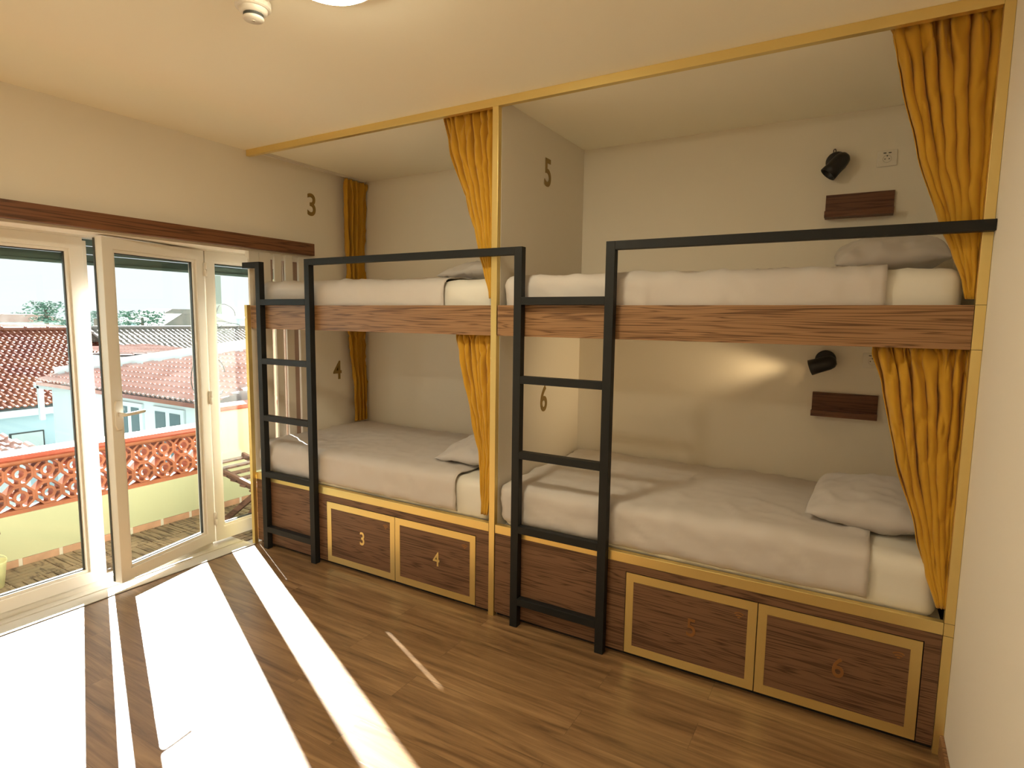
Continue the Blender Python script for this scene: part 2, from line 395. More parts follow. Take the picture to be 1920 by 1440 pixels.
def bunk(x0, x1, doors, label, nums, panel_x):
    r = empty('bunk_bed', ((x0+x1)/2, .5, 0), label, 'bunk bed', 'built-in bunk beds')
    dt, db = .444, .029
    # base front: fixed panels around the two locker doors
    m = MB(); a, b, c = doors; g = .004
    m.box(x0, a-g, 0, .018, .028, ZB0); m.box(c+g, x1, 0, .018, .028, ZB0); m.box(a-g, c+g, 0, .018, dt+g, ZB0)
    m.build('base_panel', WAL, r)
    MB().box(x0, x1, .03, .05, 0, ZB0).build('plinth', DARK, r)
    MB().box(x0, x1, -.003, .03, ZB0, ZB1).build('brass_strip', BRASS, r, bevel=.0015)
    MB().box(x0, x1, .03, D-.006, ZB0, ZB0+.02).build('bed_board', BOARD, r)
    for k, (p, q) in enumerate(((a, b-g/2), (b+g/2, c))):
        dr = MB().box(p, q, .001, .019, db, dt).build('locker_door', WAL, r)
        w = .042; f = MB(); y0 = -.001
        f.box(p, q, y0, .001, dt-w, dt); f.box(p, q, y0, .001, db, db+w); f.box(p, p+w-.004, y0, .001, db+w, dt-w); f.box(q-w+.004, q, y0, .001, db+w, dt-w)
        f.build('brass_border', BRASS, dr)
        dim = BRASS if x0 < 1 else ENGR
        text_mesh(nums[k], .088, .002, M_front((p+q)/2+.02, .001, .202), 'numeral', dim, dr)
        wifi(q-w-.034, dt-w-.022, .001, dr, ENGR)
    # upper bunk
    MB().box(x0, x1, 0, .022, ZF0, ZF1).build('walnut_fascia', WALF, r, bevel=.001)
    MB().box(x0, x1, .022, D-.006, ZF0+.012, ZF0+.04).build('upper_bed_board', BOARD, r)
    if x0 < 1: MB().box(-.03, -.002, -.03, -.0, .0, 1.76).build('brass_end_strip', BRASS, r)
    return r
bunk(.0, 2.034, (.735, 1.337, 1.944), 'built-in bunk bed nearer the window with lockers 3 and 4', '34', 0)
bunk(2.077, 4.12, (2.847, 3.457, 4.062), 'built-in bunk bed nearer the right wall with lockers 5 and 6', '56', 0)
# partition board between the bunks
tag(MB().box(2.043, 2.073, .032, D, .0, H-.001).build('partition_board', BOARD), 'white upright partition board between the two bunk beds', 'partition')
# brass surround
bf = empty('brass_surround', (2.05, 0, 0), 'brushed brass frame of posts and ceiling beam around the bunk beds', 'frame')
MB().box(.01, 4.121, -.003, .028, 2.785, H-.0005).build('ceiling_beam', BRASS, bf, bevel=.001)
MB().box(2.036, 2.072, -.003, .03, 0, 2.7845).build('post', BRASS, bf, bevel=.001)
MB().box(4.1215, 4.154, -.003, .03, 0.0, H-.0005).build('post', BRASS, bf, bevel=.001)
for z in (ZB1+.001, ZB0-.001, ZF1, ZF0): MB().box(4.1213, 4.1542, -.0033, .01, z-.0008, z+.0008).build('seam_line', DARK, bf)
tag(MB().box(4.143, 4.154, .032, .06, .02, H-.001).build('end_board', BOARD), 'white end board behind the brass post at the right wall', 'board')

# ------------------------------------------------------------------ ladders with guard rails
def ladder(xa, xb, rail_to, label, stub=None):
    T = .045; y0, y1 = -.045, -.0035
    r = empty('bunk_ladder', ((xa+xb)/2, -.025, 0), label, 'ladder', 'black steel bunk ladders')
    ZT = 2.055
    MB().box(xa, xa+T, y0, y1, 0, ZT).build('upright', BLACK, r, bevel=.0015)
    MB().box(xb, xb+T, y0, y1, 0, ZT).build('upright', BLACK, r, bevel=.0015)
    for z in (1.758, 1.348, .945, .535, .128):
        MB().box(xa+T, xb, y0, y1, z, z+.04).build('rung', BLACK, r, bevel=.0015)
    MB().box(xb+T, rail_to, y0, y1, ZT-.04, ZT).build('guard_rail', BLACK, r, bevel=.0015)
    if stub is not None: MB().box(stub, xa, y0, y1, ZT-.04, ZT).build('wall_bracket_bar', BLACK, r, bevel=.0015)
    return r
ladder(.118, .616, 2.203, 'black steel ladder with guard rail on the bunk nearer the window', stub=-.02)
ladder(2.203, 2.705, 4.154, 'black steel ladder with guard rail on the bunk nearer the right wall')

# ------------------------------------------------------------------ bedding
def wr(p, s=1., seed=0):
    """linen wrinkles: soft waves plus a few creases"""
    q = Vector((p[0]*2.2+seed*7, p[1]*3.1, p[2]*3.5))
    a = noise.noise(q)*.012
    q2 = Vector((p[0]*9+p[2]*6+seed, p[1]*7-p[2]*5, p[2]*4))
    n2 = noise.noise(q2); b = (1-abs(n2)*2)**3 if abs(n2) < .5 else 0
    q3 = Vector((p[0]*22+p[2]*15, p[1]*18, p[2]*20+seed)); c = noise.noise(q3)
    t = (p[0]+seed*.13) % .46 - .23; cr = math.exp(-(t/.006)**2)*(.6+.4*noise.noise(Vector((p[0], p[1]*6, p[2]*9))))
    t2 = (p[2]*1.0+p[1]*.9) % .31 - .15; cr += .7*math.exp(-(t2/.007)**2)
    g = noise.noise(Vector((p[0]*3+p[2]*9+seed*3, p[1]*4, p[2]*2+p[0]*3))); g = (1-min(1, abs(g)*3))**2
    return s*(a*1.25+.009*b+.005*c+.006*cr+.010*g)
def rbox(x0, x1, y0, y1, z0, z1, r, res, skip=(), disp=1., seed=0, bulge=0):
    """rounded box shell from gridded faces; skip names the open sides"""
    mb = MB(); cx, cy, cz = (x0+x1)/2, (y0+y1)/2, (z0+z1)/2
    def P(x, y, z):
        q = Vector((min(max(x, x0+r), x1-r), min(max(y, y0+r), y1-r), min(max(z, z0+r), z1-r)))
        d = Vector((x, y, z))-q
        n = d.normalized() if d.length > 1e-9 else Vector((0, 0, 1))
        m_ = max(abs(d.x), abs(d.y), abs(d.z))
        p = q + n*min(r, m_ if d.length else 0) if d.length > r else Vector((x, y, z))
        if d.length > 1e-9: p = q + n*r
        k = wr(p, disp, seed)
        if bulge and n.z > .5:
            u = (p.x-x0)/(x1-x0); v = (p.y-y0)/(y1-y0); k += bulge*math.sin(PI*min(max(u, 0), 1))*math.sin(PI*min(max(v, 0), 1))
        if p.z < z0+.02: k *= .3
        return p+n*k
    def face(f, na, nb):
        vs = [f(i/na, j/nb) for j in range(nb+1) for i in range(na+1)]
        fs = [(j*(na+1)+i, j*(na+1)+i+1, (j+1)*(na+1)+i+1, (j+1)*(na+1)+i) for j in range(nb) for i in range(na)]
        mb.add(vs, fs)
    nx, ny, nz = max(2, int((x1-x0)/res)), max(2, int((y1-y0)/res)), max(3, int((z1-z0)/res))
    L = lambda a, b, t: a+(b-a)*t
    if 'top' not in skip: face(lambda u, v: P(L(x0, x1, u), L(y0, y1, v), z1), nx, ny)
    if 'bottom' not in skip: face(lambda u, v: P(L(x0, x1, u), L(y1, y0, v), z0), nx, ny)
    if 'front' not in skip: face(lambda u, v: P(L(x0, x1, u), y0, L(z0, z1, v)), nx, nz)
    if 'back' not in skip: face(lambda u, v: P(L(x1, x0, u), y1, L(z0, z1, v)), nx, nz)
    if 'left' not in skip: face(lambda u, v: P(x0, L(y1, y0, u), L(z0, z1, v)), ny, nz)
    if 'right' not in skip: face(lambda u, v: P(x1, L(y0, y1, u), L(z0, z1, v)), ny, nz)
    return mb
def weld(o, d=.0006, sub=0):
    w = o.modifiers.new('weld', 'WELD'); w.merge_threshold = d
    if sub: s = o.modifiers.new('sub', 'SUBSURF'); s.levels = s.render_levels = sub
def mattress(x0, x1, z0, z1, y0, label, seed):
    mb = rbox(x0, x1, y0, 1.085, z0, z1, .05, .035, disp=.55, seed=seed)
    o = mb.build('mattress', FITTED, smooth=True); weld(o); tag(o, label, 'mattress', 'mattresses in fitted sheets'); return o
def topsheet(x0, x1, z0, z1, y0, label, seed, foot=True):
    # closed at the foot, open at the head end
    mb = rbox(x0, x1+.06, y0, 1.093, z0, z1, .055, .022, skip=('bottom', 'back', 'right'), disp=.8, seed=seed, bulge=.012)
    keep = [f for f in mb.f if all(mb.v[i][0] <= x1+.004 for i in f)]
    mb.f = keep
    used = sorted({i for f in keep for i in f}); mp = {u: k for k, u in enumerate(used)}
    mb.v = [mb.v[u] for u in used]; mb.f = [tuple(mp[i] for i in f) for f in keep]
    o = mb.build('bed_sheet', SHEET, smooth=True); weld(o)
    s = o.modifiers.new('solid', 'SOLIDIFY'); s.thickness = .006; s.offset = 1
    tag(o, label, 'bed sheet', 'grey-beige top sheets'); return o
mattress(.03, 2.01, .515, .755, .035, 'ivory mattress of bed 4, the lower bunk nearer the window', 1)
mattress(2.11, 4.10, .515, .755, .035, 'ivory mattress of bed 6, the lower bunk nearer the right wall', 2)
mattress(.05, 2.015, 1.64, 1.895, .05, 'ivory mattress of bed 3, the upper bunk nearer the window', 3)
mattress(2.11, 4.085, 1.64, 1.895, .05, 'ivory mattress of bed 5, the upper bunk nearer the right wall', 4)
topsheet(.012, 1.80, .547, .77, .018, 'grey-beige sheet over bed 4, the lower bunk nearer the window', 5)
topsheet(2.095, 3.868, .547, .77, .018, 'grey-beige sheet over bed 6, the lower bunk nearer the right wall', 6)
topsheet(.03, 1.705, 1.70, 1.91, .032, 'grey-beige sheet over bed 3, the upper bunk nearer the window', 7)
topsheet(2.095, 3.85, 1.70, 1.91, .032, 'grey-beige sheet over bed 5, the upper bunk nearer the right wall', 8)
def pillow(loc, rot, L, Wd, T, label, seed):
    mb = MB(); n = 36
    def pt(u, v, s):
        e = max(0, (1-abs(u)**2.4))**.62*max(0, (1-abs(v)**2.4))**.62
        pin = 1-.05*(1-abs(u*v))*(abs(u)**4+abs(v)**4)-.05*(abs(u)*abs(v))**3
        x = u*L/2*pin; y = v*Wd/2*pin
        z = s*T/2*e
        q = Vector((x*7+seed, y*7, s*2)); w = noise.noise(q)*.016+noise.noise(q*2.7)*.006+(1-abs(noise.noise(q*1.6)))**6*.009+(1-min(1, abs(noise.noise(q*.8+Vector((3, 1, 0))))*4))**2*.007
        c = (abs(u)*abs(v))**6
        return (x, y, z+w*min(1, e*3)+.012*c*s*0)
    for s in (1, -1):
        vs = [pt(-1+2*i/n, -1+2*j/n, s) for j in range(n+1) for i in range(n+1)]
        fs = [(j*(n+1)+i, j*(n+1)+i+1, (j+1)*(n+1)+i+1, (j+1)*(n+1)+i) for j in range(n) for i in range(n)]
        if s < 0: fs = [f[::-1] for f in fs]
        mb.add(vs, fs)
    o = mb.build('pillow', PILL, smooth=True, origin=(0, 0, 0)); weld(o, .0004)
    o.location = loc; o.rotation_euler = rot
    tag(o, label, 'pillow', 'grey-beige pillows'); return o
R = math.radians
pillow((3.865, .45, .852), (R(7), R(-1), R(-4)), .52, .50, .19, 'grey-beige pillow on bed 6, the lower bunk nearer the right wall', 1)
pillow((3.855, .62, 2.005), (R(10), R(-3), R(2)), .46, .62, .17, 'grey-beige pillow on bed 5, the upper bunk nearer the right wall', 4)
pillow((1.68, .55, 1.985), (R(4), R(-5), R(4)), .50, .60, .13, 'grey-beige pillow on bed 3, the upper bunk nearer the window', 8)
pillow((1.74, .47, .855), (R(8), R(-4), R(-5)), .50, .60, .15, 'grey-beige pillow on bed 4, the lower bunk nearer the window', 12)

# ------------------------------------------------------------------ curtains
def curtain(rows, n, name_label, axis='x', seed=0, nu=150, nv=70, group='mustard bunk curtains', pleat=.010):
    """rows: (z, a, b, centre depth, fold depth); folds run down and gather as the width shrinks"""
    mb = MB(); z0, z1 = rows[0][0], rows[-1][0]
    def at(z):
        for k in range(len(rows)-1):
            if rows[k][0] >= z >= rows[k+1][0]:
                t = (rows[k][0]-z)/(rows[k][0]-rows[k+1][0]); s = t*t*(3-2*t)*.35+t*.65
                return [rows[k][i]+(rows[k+1][i]-rows[k][i])*s for i in range(1, 5)]
        return rows[-1][1:]
    rnd = random.Random(seed); ph = [rnd.uniform(-1.1, 1.1) for _ in range(n+3)]; am = [rnd.uniform(.55, 1.25) for _ in range(n+3)]
    wd = [rnd.uniform(.7, 1.4) for _ in range(n)]
    cum = [0]
    for w in wd: cum.append(cum[-1]+w/sum(wd))
    for j in range(nv+1):
        t = j/nv; z = z0+(z1-z0)*t; a, b, c, d = at(z)
        for i in range(nu+1):
            u = i/nu
            k = max(q for q in range(n) if cum[q] <= u+1e-9); f = (u-cum[k])/(cum[k+1]-cum[k])
            kk = am[k]+(am[k+1]-am[k])*f
            wob = noise.noise(Vector((u*5+seed, t*2.4, 0)))*.9
            phi = 2*PI*(k+f)+wob*1.6*t+ph[k]*.0
            s = math.sin(phi); s = math.copysign(abs(s)**.8, s)
            off = d*1.25*kk*s
            # tight gathers under the heading tape
            g = max(0, 1-t*6.5)
            off = off*(1-.55*g)+g*pleat*math.sin(2*PI*(u*n*2.3)+seed)+noise.noise(Vector((u*14, t*9, seed)))*.006*(1-g)
            lat = .6*d*kk*math.cos(phi)*(.6+.4*t)*(min(1, (1-abs(2*u-1))*8))
            rd = noise.noise(Vector((u*11+t*3.5, t*5.5-u*4, seed*1.3))); rd = (1-min(1, abs(rd)*3.2))**2
            off += (.010*rd+.004*noise.noise(Vector((u*40, t*12, seed))))*(1.35-t)*(1+.8*g)
            along = a+(b-a)*u+lat+.010*g*math.sin(u*57+seed)*min(1, t*30)+.006*noise.noise(Vector((u*9, t*7, seed+3)))
            zz = z+(.006*math.sin(phi*1.0) if j in (nv,) else 0)
            mb.v.append((along, c+off, zz) if axis == 'x' else (c+off, along, zz))
    for j in range(nv):
        for i in range(nu):
            q = j*(nu+1)+i
            mb.f.append((q, q+nu+1, q+nu+2, q+1))
    o = mb.build('curtain', CURT, smooth=True)
    s = o.modifiers.new('solid', 'SOLIDIFY'); s.thickness = .003; s.offset = 0
    tag(o, name_label, 'curtain', group); return o
curtain([(2.812, 3.79, 4.138, .072, .024), (2.62, 3.835, 4.136, .070, .026), (2.32, 3.91, 4.128, .064, .025), (2.06, 4.0, 4.126, .06, .022), (1.95, 4.045, 4.122, .055, .017), (1.84, 4.088, 4.122, .05, .010), (1.785, 4.098, 4.122, .045, .008)], 7,
        'mustard curtain gathered beside bed 5, the upper bunk nearer the right wall', seed=2)
curtain([(1.594, 3.815, 4.138, .066, .024), (1.45, 3.855, 4.136, .066, .026), (1.15, 3.92, 4.13, .064, .022), (.86, 4.01, 4.126, .06, .019), (.72, 4.05, 4.124, .045, .013), (.62, 4.085, 4.124, .008, .008), (.60, 4.09, 4.124, .006, .007)], 7,
        'mustard curtain gathered beside bed 6, the lower bunk nearer the right wall', seed=5)
curtain([(2.812, 1.66, 2.04, .072, .022), (2.62, 1.705, 2.038, .070, .024), (2.32, 1.83, 2.036, .064, .022), (2.06, 1.915, 2.032, .06, .020), (1.95, 1.95, 2.028, .055, .014), (1.83, 1.995, 2.028, .045, .008), (1.80, 2.0, 2.028, .042, .008)], 7,
        'mustard curtain gathered beside bed 3 at the middle post', seed=9)
curtain([(1.594, 1.755, 2.036, .066, .022), (1.45, 1.785, 2.036, .066, .024), (1.15, 1.865, 2.034, .062, .020), (.90, 1.935, 2.03, .055, .017), (.72, 1.96, 2.026, .03, .012), (.59, 1.98, 2.026, .003, .008)], 7,
        'mustard curtain gathered beside bed 4 at the middle post', seed=12)
curtain([(2.80, .83, 1.085, .075, .022), (2.5, .835, 1.08, .072, .024), (2.2, .85, 1.075, .068, .022), (1.925, .87, 1.08, .066, .022)], 4,
        'mustard curtain hanging flat against the window wall beside bed 3', axis='y', seed=15)
curtain([(1.598, .86, 1.07, .062, .018), (1.5, .87, 1.065, .062, .020), (1.1, .925, 1.075, .06, .020), (.79, .94, 1.08, .058, .020)], 4,
        'mustard curtain hanging flat against the window wall beside bed 4', axis='y', seed=19)
# curtain tracks on the bunk ceilings
tr = MB(); tr.box(.05, .068, .06, 1.08, H-.016, H-.0005); tr.box(.078, .082, .06, 1.08, H-.012, H-.0005)
tag(tr.build('curtain_track', PLAST), 'white ceiling curtain track along the window wall inside bunk 3', 'curtain track')
tag(MB().box(.05, 2.03, .078, .092, H-.014, H-.0005).build('curtain_track', PLAST), 'white ceiling curtain track behind the brass beam of bed 3', 'curtain track')
tag(MB().box(2.09, 4.11, .078, .092, H-.014, H-.0005).build('curtain_track', PLAST), 'white ceiling curtain track above bed 5, between the partition board and the right wall', 'curtain track')

# ------------------------------------------------------------------ wall numbers
for ch, x, y, z, h, lab in (('3', .0005, .566, 2.466, .172, 'bronze number 3 on the window wall above the pelmet end'),
                          ('4', .0005, .800, 1.163, .155, 'bronze number 4 on the window wall beside the lower curtain'),
                          ('5', 2.0735, .562, 2.483, .165, 'dark bronze number 5 high on the partition board'),
                          ('6', 2.0735, .566, 1.108, .165, 'dark bronze number 6 low on the partition board')):
    o = text_mesh(ch, h, .003, M_side(x, y, z), 'wall_number', BRONZE, wscale=.86, fat=.014)
    tag(o, lab, 'number', 'bed numbers on the walls')

# ------------------------------------------------------------------ reading lamps, sockets, shelves
def lamp(cx, cz, d, label, on=False, loop=True):
    r = empty('reading_lamp', (cx, D, cz), label, 'reading lamp', 'black bedside reading lamps')
    m = MB(); m.lathe((cx, D-.0005, cz), (0, -1, 0), [(0, 0), (.052, 0), (.054, .004), (.054, .028), (.050, .034), (0, .034)])
    m.build('wall_plate', LAMPB, r, smooth=True, bevel=.001)
    d = Vector(d).normalized(); c = Vector((cx, D-.074, cz))-d*.02+Vector((.012 if not on else 0, 0, -.02))
    # dome shade with an open mouth
    prof = [(r_*1.04, h_*1.25+.012) for r_, h_ in [(0, -.042), (.020, -.039), (.033, -.028), (.039, -.010), (.040, .012), (.0405, .04), (.043, .068), (.040, .068), (.038, .04), (.036, .012), (.030, -.022), (0, -.036)]]
    m = MB(); m.lathe(c, d, prof, 32); sh = m.build('lamp_shade', LAMPB, r, smooth=True)
    MB().cyl((c.x, D-.034, c.z+.008), (0, 1, 0), .012, .012, .001).cyl((c.x, D-.05, c.z+.01), (0, 1, 0), .011, .011, .018).build('swivel', LAMPB, r, smooth=True)
    b = MB(); b.lathe(c+d*.02, d, [(0, -.02), (.014, -.012), (.02, 0), (.014, .014), (0, .02)], 16); b.build('bulb', BULB if on else PLAST, r, smooth=True)
    if loop:
        l = MB(); l.tube([(cx-.013+dx, D-.012, cz+.05+dz) for dx, dz in ((-.006, 0), (-.0055, .016), (-.002, .022), (.002, .022), (.0055, .016), (.006, 0))], .0026, 6); l.build('switch_loop', LAMPB, r, smooth=True)
    return r, c, d
lamp(3.592, 2.567, (-.62, -.18, -.75), 'black reading lamp pointing down on the wall of bed 5')
r6, lc, ld = lamp(3.606, 1.478, (-.93, .05, -.34), 'lit black reading lamp pointing sideways on the wall of bed 6', on=True, loop=False)
def socket(cx, cz, label):
    r = empty('wall_socket', (cx, D, cz), label, 'socket', 'white wall sockets with charging ports')
    MB().box(cx-.046, cx+.046, D-.008, D-.0005, cz-.042, cz+.042).build('cover_plate', PLAST, r, bevel=.003)
    z = cz-.004; m = MB(); m.lathe((cx, D-.0082, z), (0, -1, 0), [(.0205, 0), (.0205, .0012), (.018, .0012), (.018, -.0) ], 28); m.build('socket_ring', ALU, r, smooth=True)
    m = MB(); m.cyl((cx-.0095, D-.0092, z), (0, 1, 0), .003, .003, .001, 12); m.cyl((cx+.0095, D-.0092, z), (0, 1, 0), .003, .003, .001, 12); m.cyl((cx, D-.0092, z+.0155), (0, 1, 0), .0035, .0035, .001, 12)
    m.build('pin_holes', GASK, r)
    for dx in (-.0115, .0115): MB().box(cx+dx-.0065, cx+dx+.0065, D-.0092, D-.008, cz+.0245, cz+.0295).build('charging_port', GASK, r)
    return r
socket(3.828, 2.562, 'white socket plate beside the upper reading lamp')
socket(3.834, 1.482, 'white socket plate beside the lower lit reading lamp')
def shelf(z0, label):
    r = empty('wall_shelf', (3.715, D, z0), label, 'shelf', 'dark wooden bedside ledges')
    MB().box(3.552, 3.876, D-.018, D-.0005, z0, z0+.13).build('back_board', WALD, r, bevel=.001)
    MB().box(3.552, 3.876, D-.085, D-.018, z0, z0+.014).build('ledge', WALD, r, bevel=.001)
    MB().box(3.552, 3.876, D-.085, D-.071, z0+.014, z0+.034).build('front_lip', WALD, r, bevel=.001)
shelf(2.262, 'dark wooden bedside ledge under the upper reading lamp')
shelf(1.16, 'dark wooden bedside ledge under the lower lit reading lamp')
pl = bpy.data.lights.new('bed6_lamp_light', 'SPOT'); pl.energy = 12; pl.color = (1, .72, .38); pl.spot_size = R(54); pl.spot_blend = 1; pl.shadow_soft_size = .035
po = bpy.data.objects.new('bed6_lamp_light', pl); col.objects.link(po); po.location = lc+ld*.09; po.rotation_euler = (Vector((2.2, .88, 1.34))-po.location).to_track_quat('-Z', 'Y').to_euler()

# ------------------------------------------------------------------ ceiling fittings
cl = empty('ceiling_lamp', (2.182, -1.238, H), 'round white glowing ceiling lamp at the top edge of the view', 'ceiling lamp')
m = MB(); m.lathe((2.182, -1.238, H-.0005), (0, 0, -1), [(0, 0), (.155, 0), (.158, .012), (.158, .028), (.148, .044), (.142, .044), (.142, .030), (0, .030)], 48); m.build('lamp_base', PLAST, cl, smooth=True)
m = MB(); m.lathe((2.182, -1.238, H-.030), (0, 0, -1), [(.142, 0), (.140, .014), (.126, .026), (.10, .034), (.06, .038), (0, .040)], 48); m.build('diffuser', LAMP, cl, smooth=True)
fill_cl = empty('ceiling_lamp', (2.15, -3.3, H), 'added round fill lamp on the ceiling, unseen behind the camera', 'ceiling lamp')  # unseen lamp added to brighten the room
m = MB(); m.lathe((2.15, -3.3, H-.0005), (0, 0, -1), [(0, 0), (.165, 0), (.168, .012), (.168, .028), (.158, .044), (.152, .044), (.152, .030), (0, .030)], 48); m.build('lamp_base', PLAST, fill_cl, smooth=True)
m = MB(); m.lathe((2.15, -3.3, H-.030), (0, 0, -1), [(.152, 0), (.150, .014), (.136, .026), (.10, .034), (.06, .038), (0, .040)], 48); m.build('diffuser', LAMP, fill_cl, smooth=True)
sd = empty('smoke_detector', (1.775, -1.228, H), 'white round smoke detector with dark vents on the ceiling', 'smoke detector')
m = MB(); m.lathe((1.775, -1.228, H-.0005), (0, 0, -1), [(0, 0), (.060, 0), (.062, .004), (.062, .026), (.056, .030), (0, .030)], 24); m.build('mounting_base', PLAST, sd, bevel=.001)
m = MB(); m.lathe((1.775, -1.228, H-.030), (0, 0, -1), [(.050, 0), (.048, .010), (.038, .017), (0, .017)], 32); m.build('body', PLAST, sd, smooth=True)
m = MB(); m.lathe((1.775, -1.228, H-.047), (0, 0, -1), [(.035, 0), (.035, .012), (0, .012)], 32); m.build('vent_band', GASK, sd)
m = MB(); m.lathe((1.775, -1.228, H-.058), (0, 0, -1), [(.036, 0), (.037, .003), (.033, .009), (0, .011)], 32); m.build('cap', PLAST, sd, smooth=True)
MB().cyl((1.775, -1.228, H-.0705), (0, 0, 1), .007, .007, .002, 12).build('test_button', ALU, sd)
tag(MB().box(1.83, 2.7, -.0075, .0075, H-.011, H-.0005, Matrix.Translation((0, 0, 0)) @ Matrix.Translation((1.815, -1.228, 0)) @ Matrix.Rotation(R(14), 4, 'Z') @ Matrix.Translation((-1.815, 0, 0))).build('cable_duct', PLAST), 'thin cream cable duct running from the smoke detector', 'cable duct')

# ------------------------------------------------------------------ balcony
PX = -1.20; BZ = -.08; PY0, PY1 = -4.2, 1.9
bf_ = MB().box(-1.35, -.3, PY0, PY1, BZ-.15, BZ-.012).build('balcony_slab', GROUT); struct(bf_, 'balcony floor slab beneath the wooden deck tiles', 'floor')
k = 0
deck = empty('balcony_deck', (-.75, 0, BZ-.012), 'interlocking wooden deck tiles covering the balcony floor', 'decking')
m = MB()
for iy in range(-8, 6):
    for ix in range(3):
        x0 = -1.195+ix*.298; y0 = iy*.298
        for s in range(5):
            if (ix+iy) % 2: m.box(x0+.003, x0+.291, y0+s*.0585+.004, y0+s*.0585+.055, BZ-.012, BZ)
            else: m.box(x0+s*.0585+.004, x0+s*.0585+.055, y0+.003, y0+.291, BZ-.012, BZ)
m.build('deck_tiles', DECK, deck, bevel=.002)
pw = empty('balcony_parapet', (PX, 0, BZ), 'pale yellow balcony parapet with terracotta screen blocks and coping', 'parapet')
m = MB(); m.box(PX-.14, PX, PY0, .42, BZ-.012, .285); m.box(PX-.14, PX, .42, PY1, BZ-.012, .815); m.build('rendered_wall', YEL, pw)
m = MB(); y = PY0
m2 = MB()
while y < PY1:
    m.box(PX, PX+.010, y+.012, min(y+.232, PY1), BZ, BZ+.052); y += .244
m2.box(PX, PX+.007, PY0, PY1, BZ, BZ+.052)
m.build('stone_skirting', SKIRT, pw, bevel=.001); m2.build('skirting_grout', GROUT, pw)
m = MB(); m.box(PX-.11, PX-.012, PY0, .42, .285, .315); m.build('bottom_ledge', TERRA, pw)
cp = MB()
def coping(y0, y1, z): 
    cp.prism([(PX-.16, z), (PX+.012, z), (PX+.020, z+.012), (PX+.020, z+.03), (PX+.010, z+.040), (PX-.15, z+.052), (PX-.16, z+.04)], 'y', y0, y1)
coping(PY0, .42, .665); coping(.42, PY1, .815)
cp.build('glazed_coping', TERRAC, pw)
cp = MB(); cp.tube([(PX-.004, PY0, .652), (PX-.004, .42, .652)], .020, 12); cp.build('coping_roll', TERRA, pw, smooth=True)
def block(yc, zc, s=.165):
    """open terracotta screen block: cut-corner outline, ring and four spokes"""
    mb = MB(); xa, xb = PX-.10, PX-.015; h = s/2; t = .015; c = .048
    octo = [(-h, -h+c), (-h+c, -h), (h-c, -h), (h, -h+c), (h, h-c), (h-c, h), (-h+c, h), (-h, h-c)]
    inn = [(u*(1-t/h), v*(1-t/h)) for u, v in octo]
    def ringm(o, i):
        n = len(o); vs = [(x, yc+u, zc+v) for x in (xa, xb) for lst in (o, i) for u, v in lst]; fs = []
        for a in range(n):
            b = (a+1) % n
            fs += [(a, b, n+b, n+a), (2*n+a, 3*n+a, 3*n+b, 2*n+b), (a, 2*n+a, 2*n+b, b), (n+a, n+b, 3*n+b, 3*n+a)]
        mb.add(vs, fs)
    ringm(octo, inn)
    N = 18; r = .028
    ringm([((r+.018)*math.cos(2*PI*i/N), (r+.018)*math.sin(2*PI*i/N)) for i in range(N)], [(r*math.cos(2*PI*i/N), r*math.sin(2*PI*i/N)) for i in range(N)])
    mb.box(xa+.004, xb-.004, yc-h+t, yc-r-.008, zc-.007, zc+.007); mb.box(xa+.004, xb-.004, yc+r+.008, yc+h-t, zc-.007, zc+.007)
    mb.box(xa+.004, xb-.004, yc-.007, yc+.007, zc+r+.008, zc+h-t); mb.box(xa+.004, xb-.004, yc-.007, yc+.007, zc-h+t, zc-r-.008)
    return mb
y = .34
while y > -2.6:
    for z in (.399, .565): block(y, z).build('screen_block', TERRA, pw)
    y -= .166
tag(MB().box(-2.6, -.3, 1.9, 2.02, -.2, 2.4).build('balcony_side_wall', YEL), 'pale yellow side wall closing the far end of the balcony', 'wall')['kind'] = 'structure'

# folding wooden chairs on the balcony
def fold_chair(loc, rz, label):
    r = empty('folding_chair', loc, label, 'chair')
    for s in (-.2, .2):
        MB().beam((loc[0]-.28, loc[1]+s, loc[2]+.02), (loc[0]+.22, loc[1]+s, loc[2]+.52), .03, .05).build('leg', CHAIRW, r, bevel=.003)
        MB().beam((loc[0]+.28, loc[1]+s*.85, loc[2]+.02), (loc[0]-.22, loc[1]+s*.85, loc[2]+.42), .03, .05).build('leg', CHAIRW, r, bevel=.003)
    m = MB()
    for i in range(6): m.box(loc[0]-.22+i*.075, loc[0]-.22+i*.075+.06, loc[1]-.2, loc[1]+.2, loc[2]+.42, loc[2]+.44)
    m.build('seat', CHAIRW, r, bevel=.002)
    r.rotation_euler = (0, 0, rz)
    return r
ch = empty('folding_chair', (-.55, .42, BZ), 'dark wooden folding chair seen through the narrow pane', 'chair')
for (p, q, w) in (((-.95, .20, .44), (-.30, .23, .30), .05), ((-.33, .26, .28), (-.80, .22, BZ+.01), .045), ((-.95, .55, .44), (-.30, .58, .30), .05), ((-.80, .52, BZ+.03), (-.35, .56, .28), .045)):
    MB().beam(p, q, .03, w).build('side_bar', CHAIRW, ch, bevel=.003)
m = MB()
for i in range(6): 
    t = i/5; m.beam((-.93+.6*t, .19, .42-.13*t), (-.93+.6*t, .58, .42-.13*t), .07, .016)
m.build('seat', CHAIRW, ch, bevel=.002)
for s in (.20, .56): MB().beam((-.50, s+.01, BZ+.015), (-.30, s+.02, .20), .03, .045).build('leg', CHAIRW, ch, bevel=.003)
c2 = empty('wooden_stool', (-.93, -1.55, BZ), 'reddish wooden slatted stool partly seen through the closed door leaf', 'stool')
MB().beam((-.93, -2.0, .12), (-.95, -1.215, .285), .05, .05).build('seat_rail', CHAIRW, c2, bevel=.003)
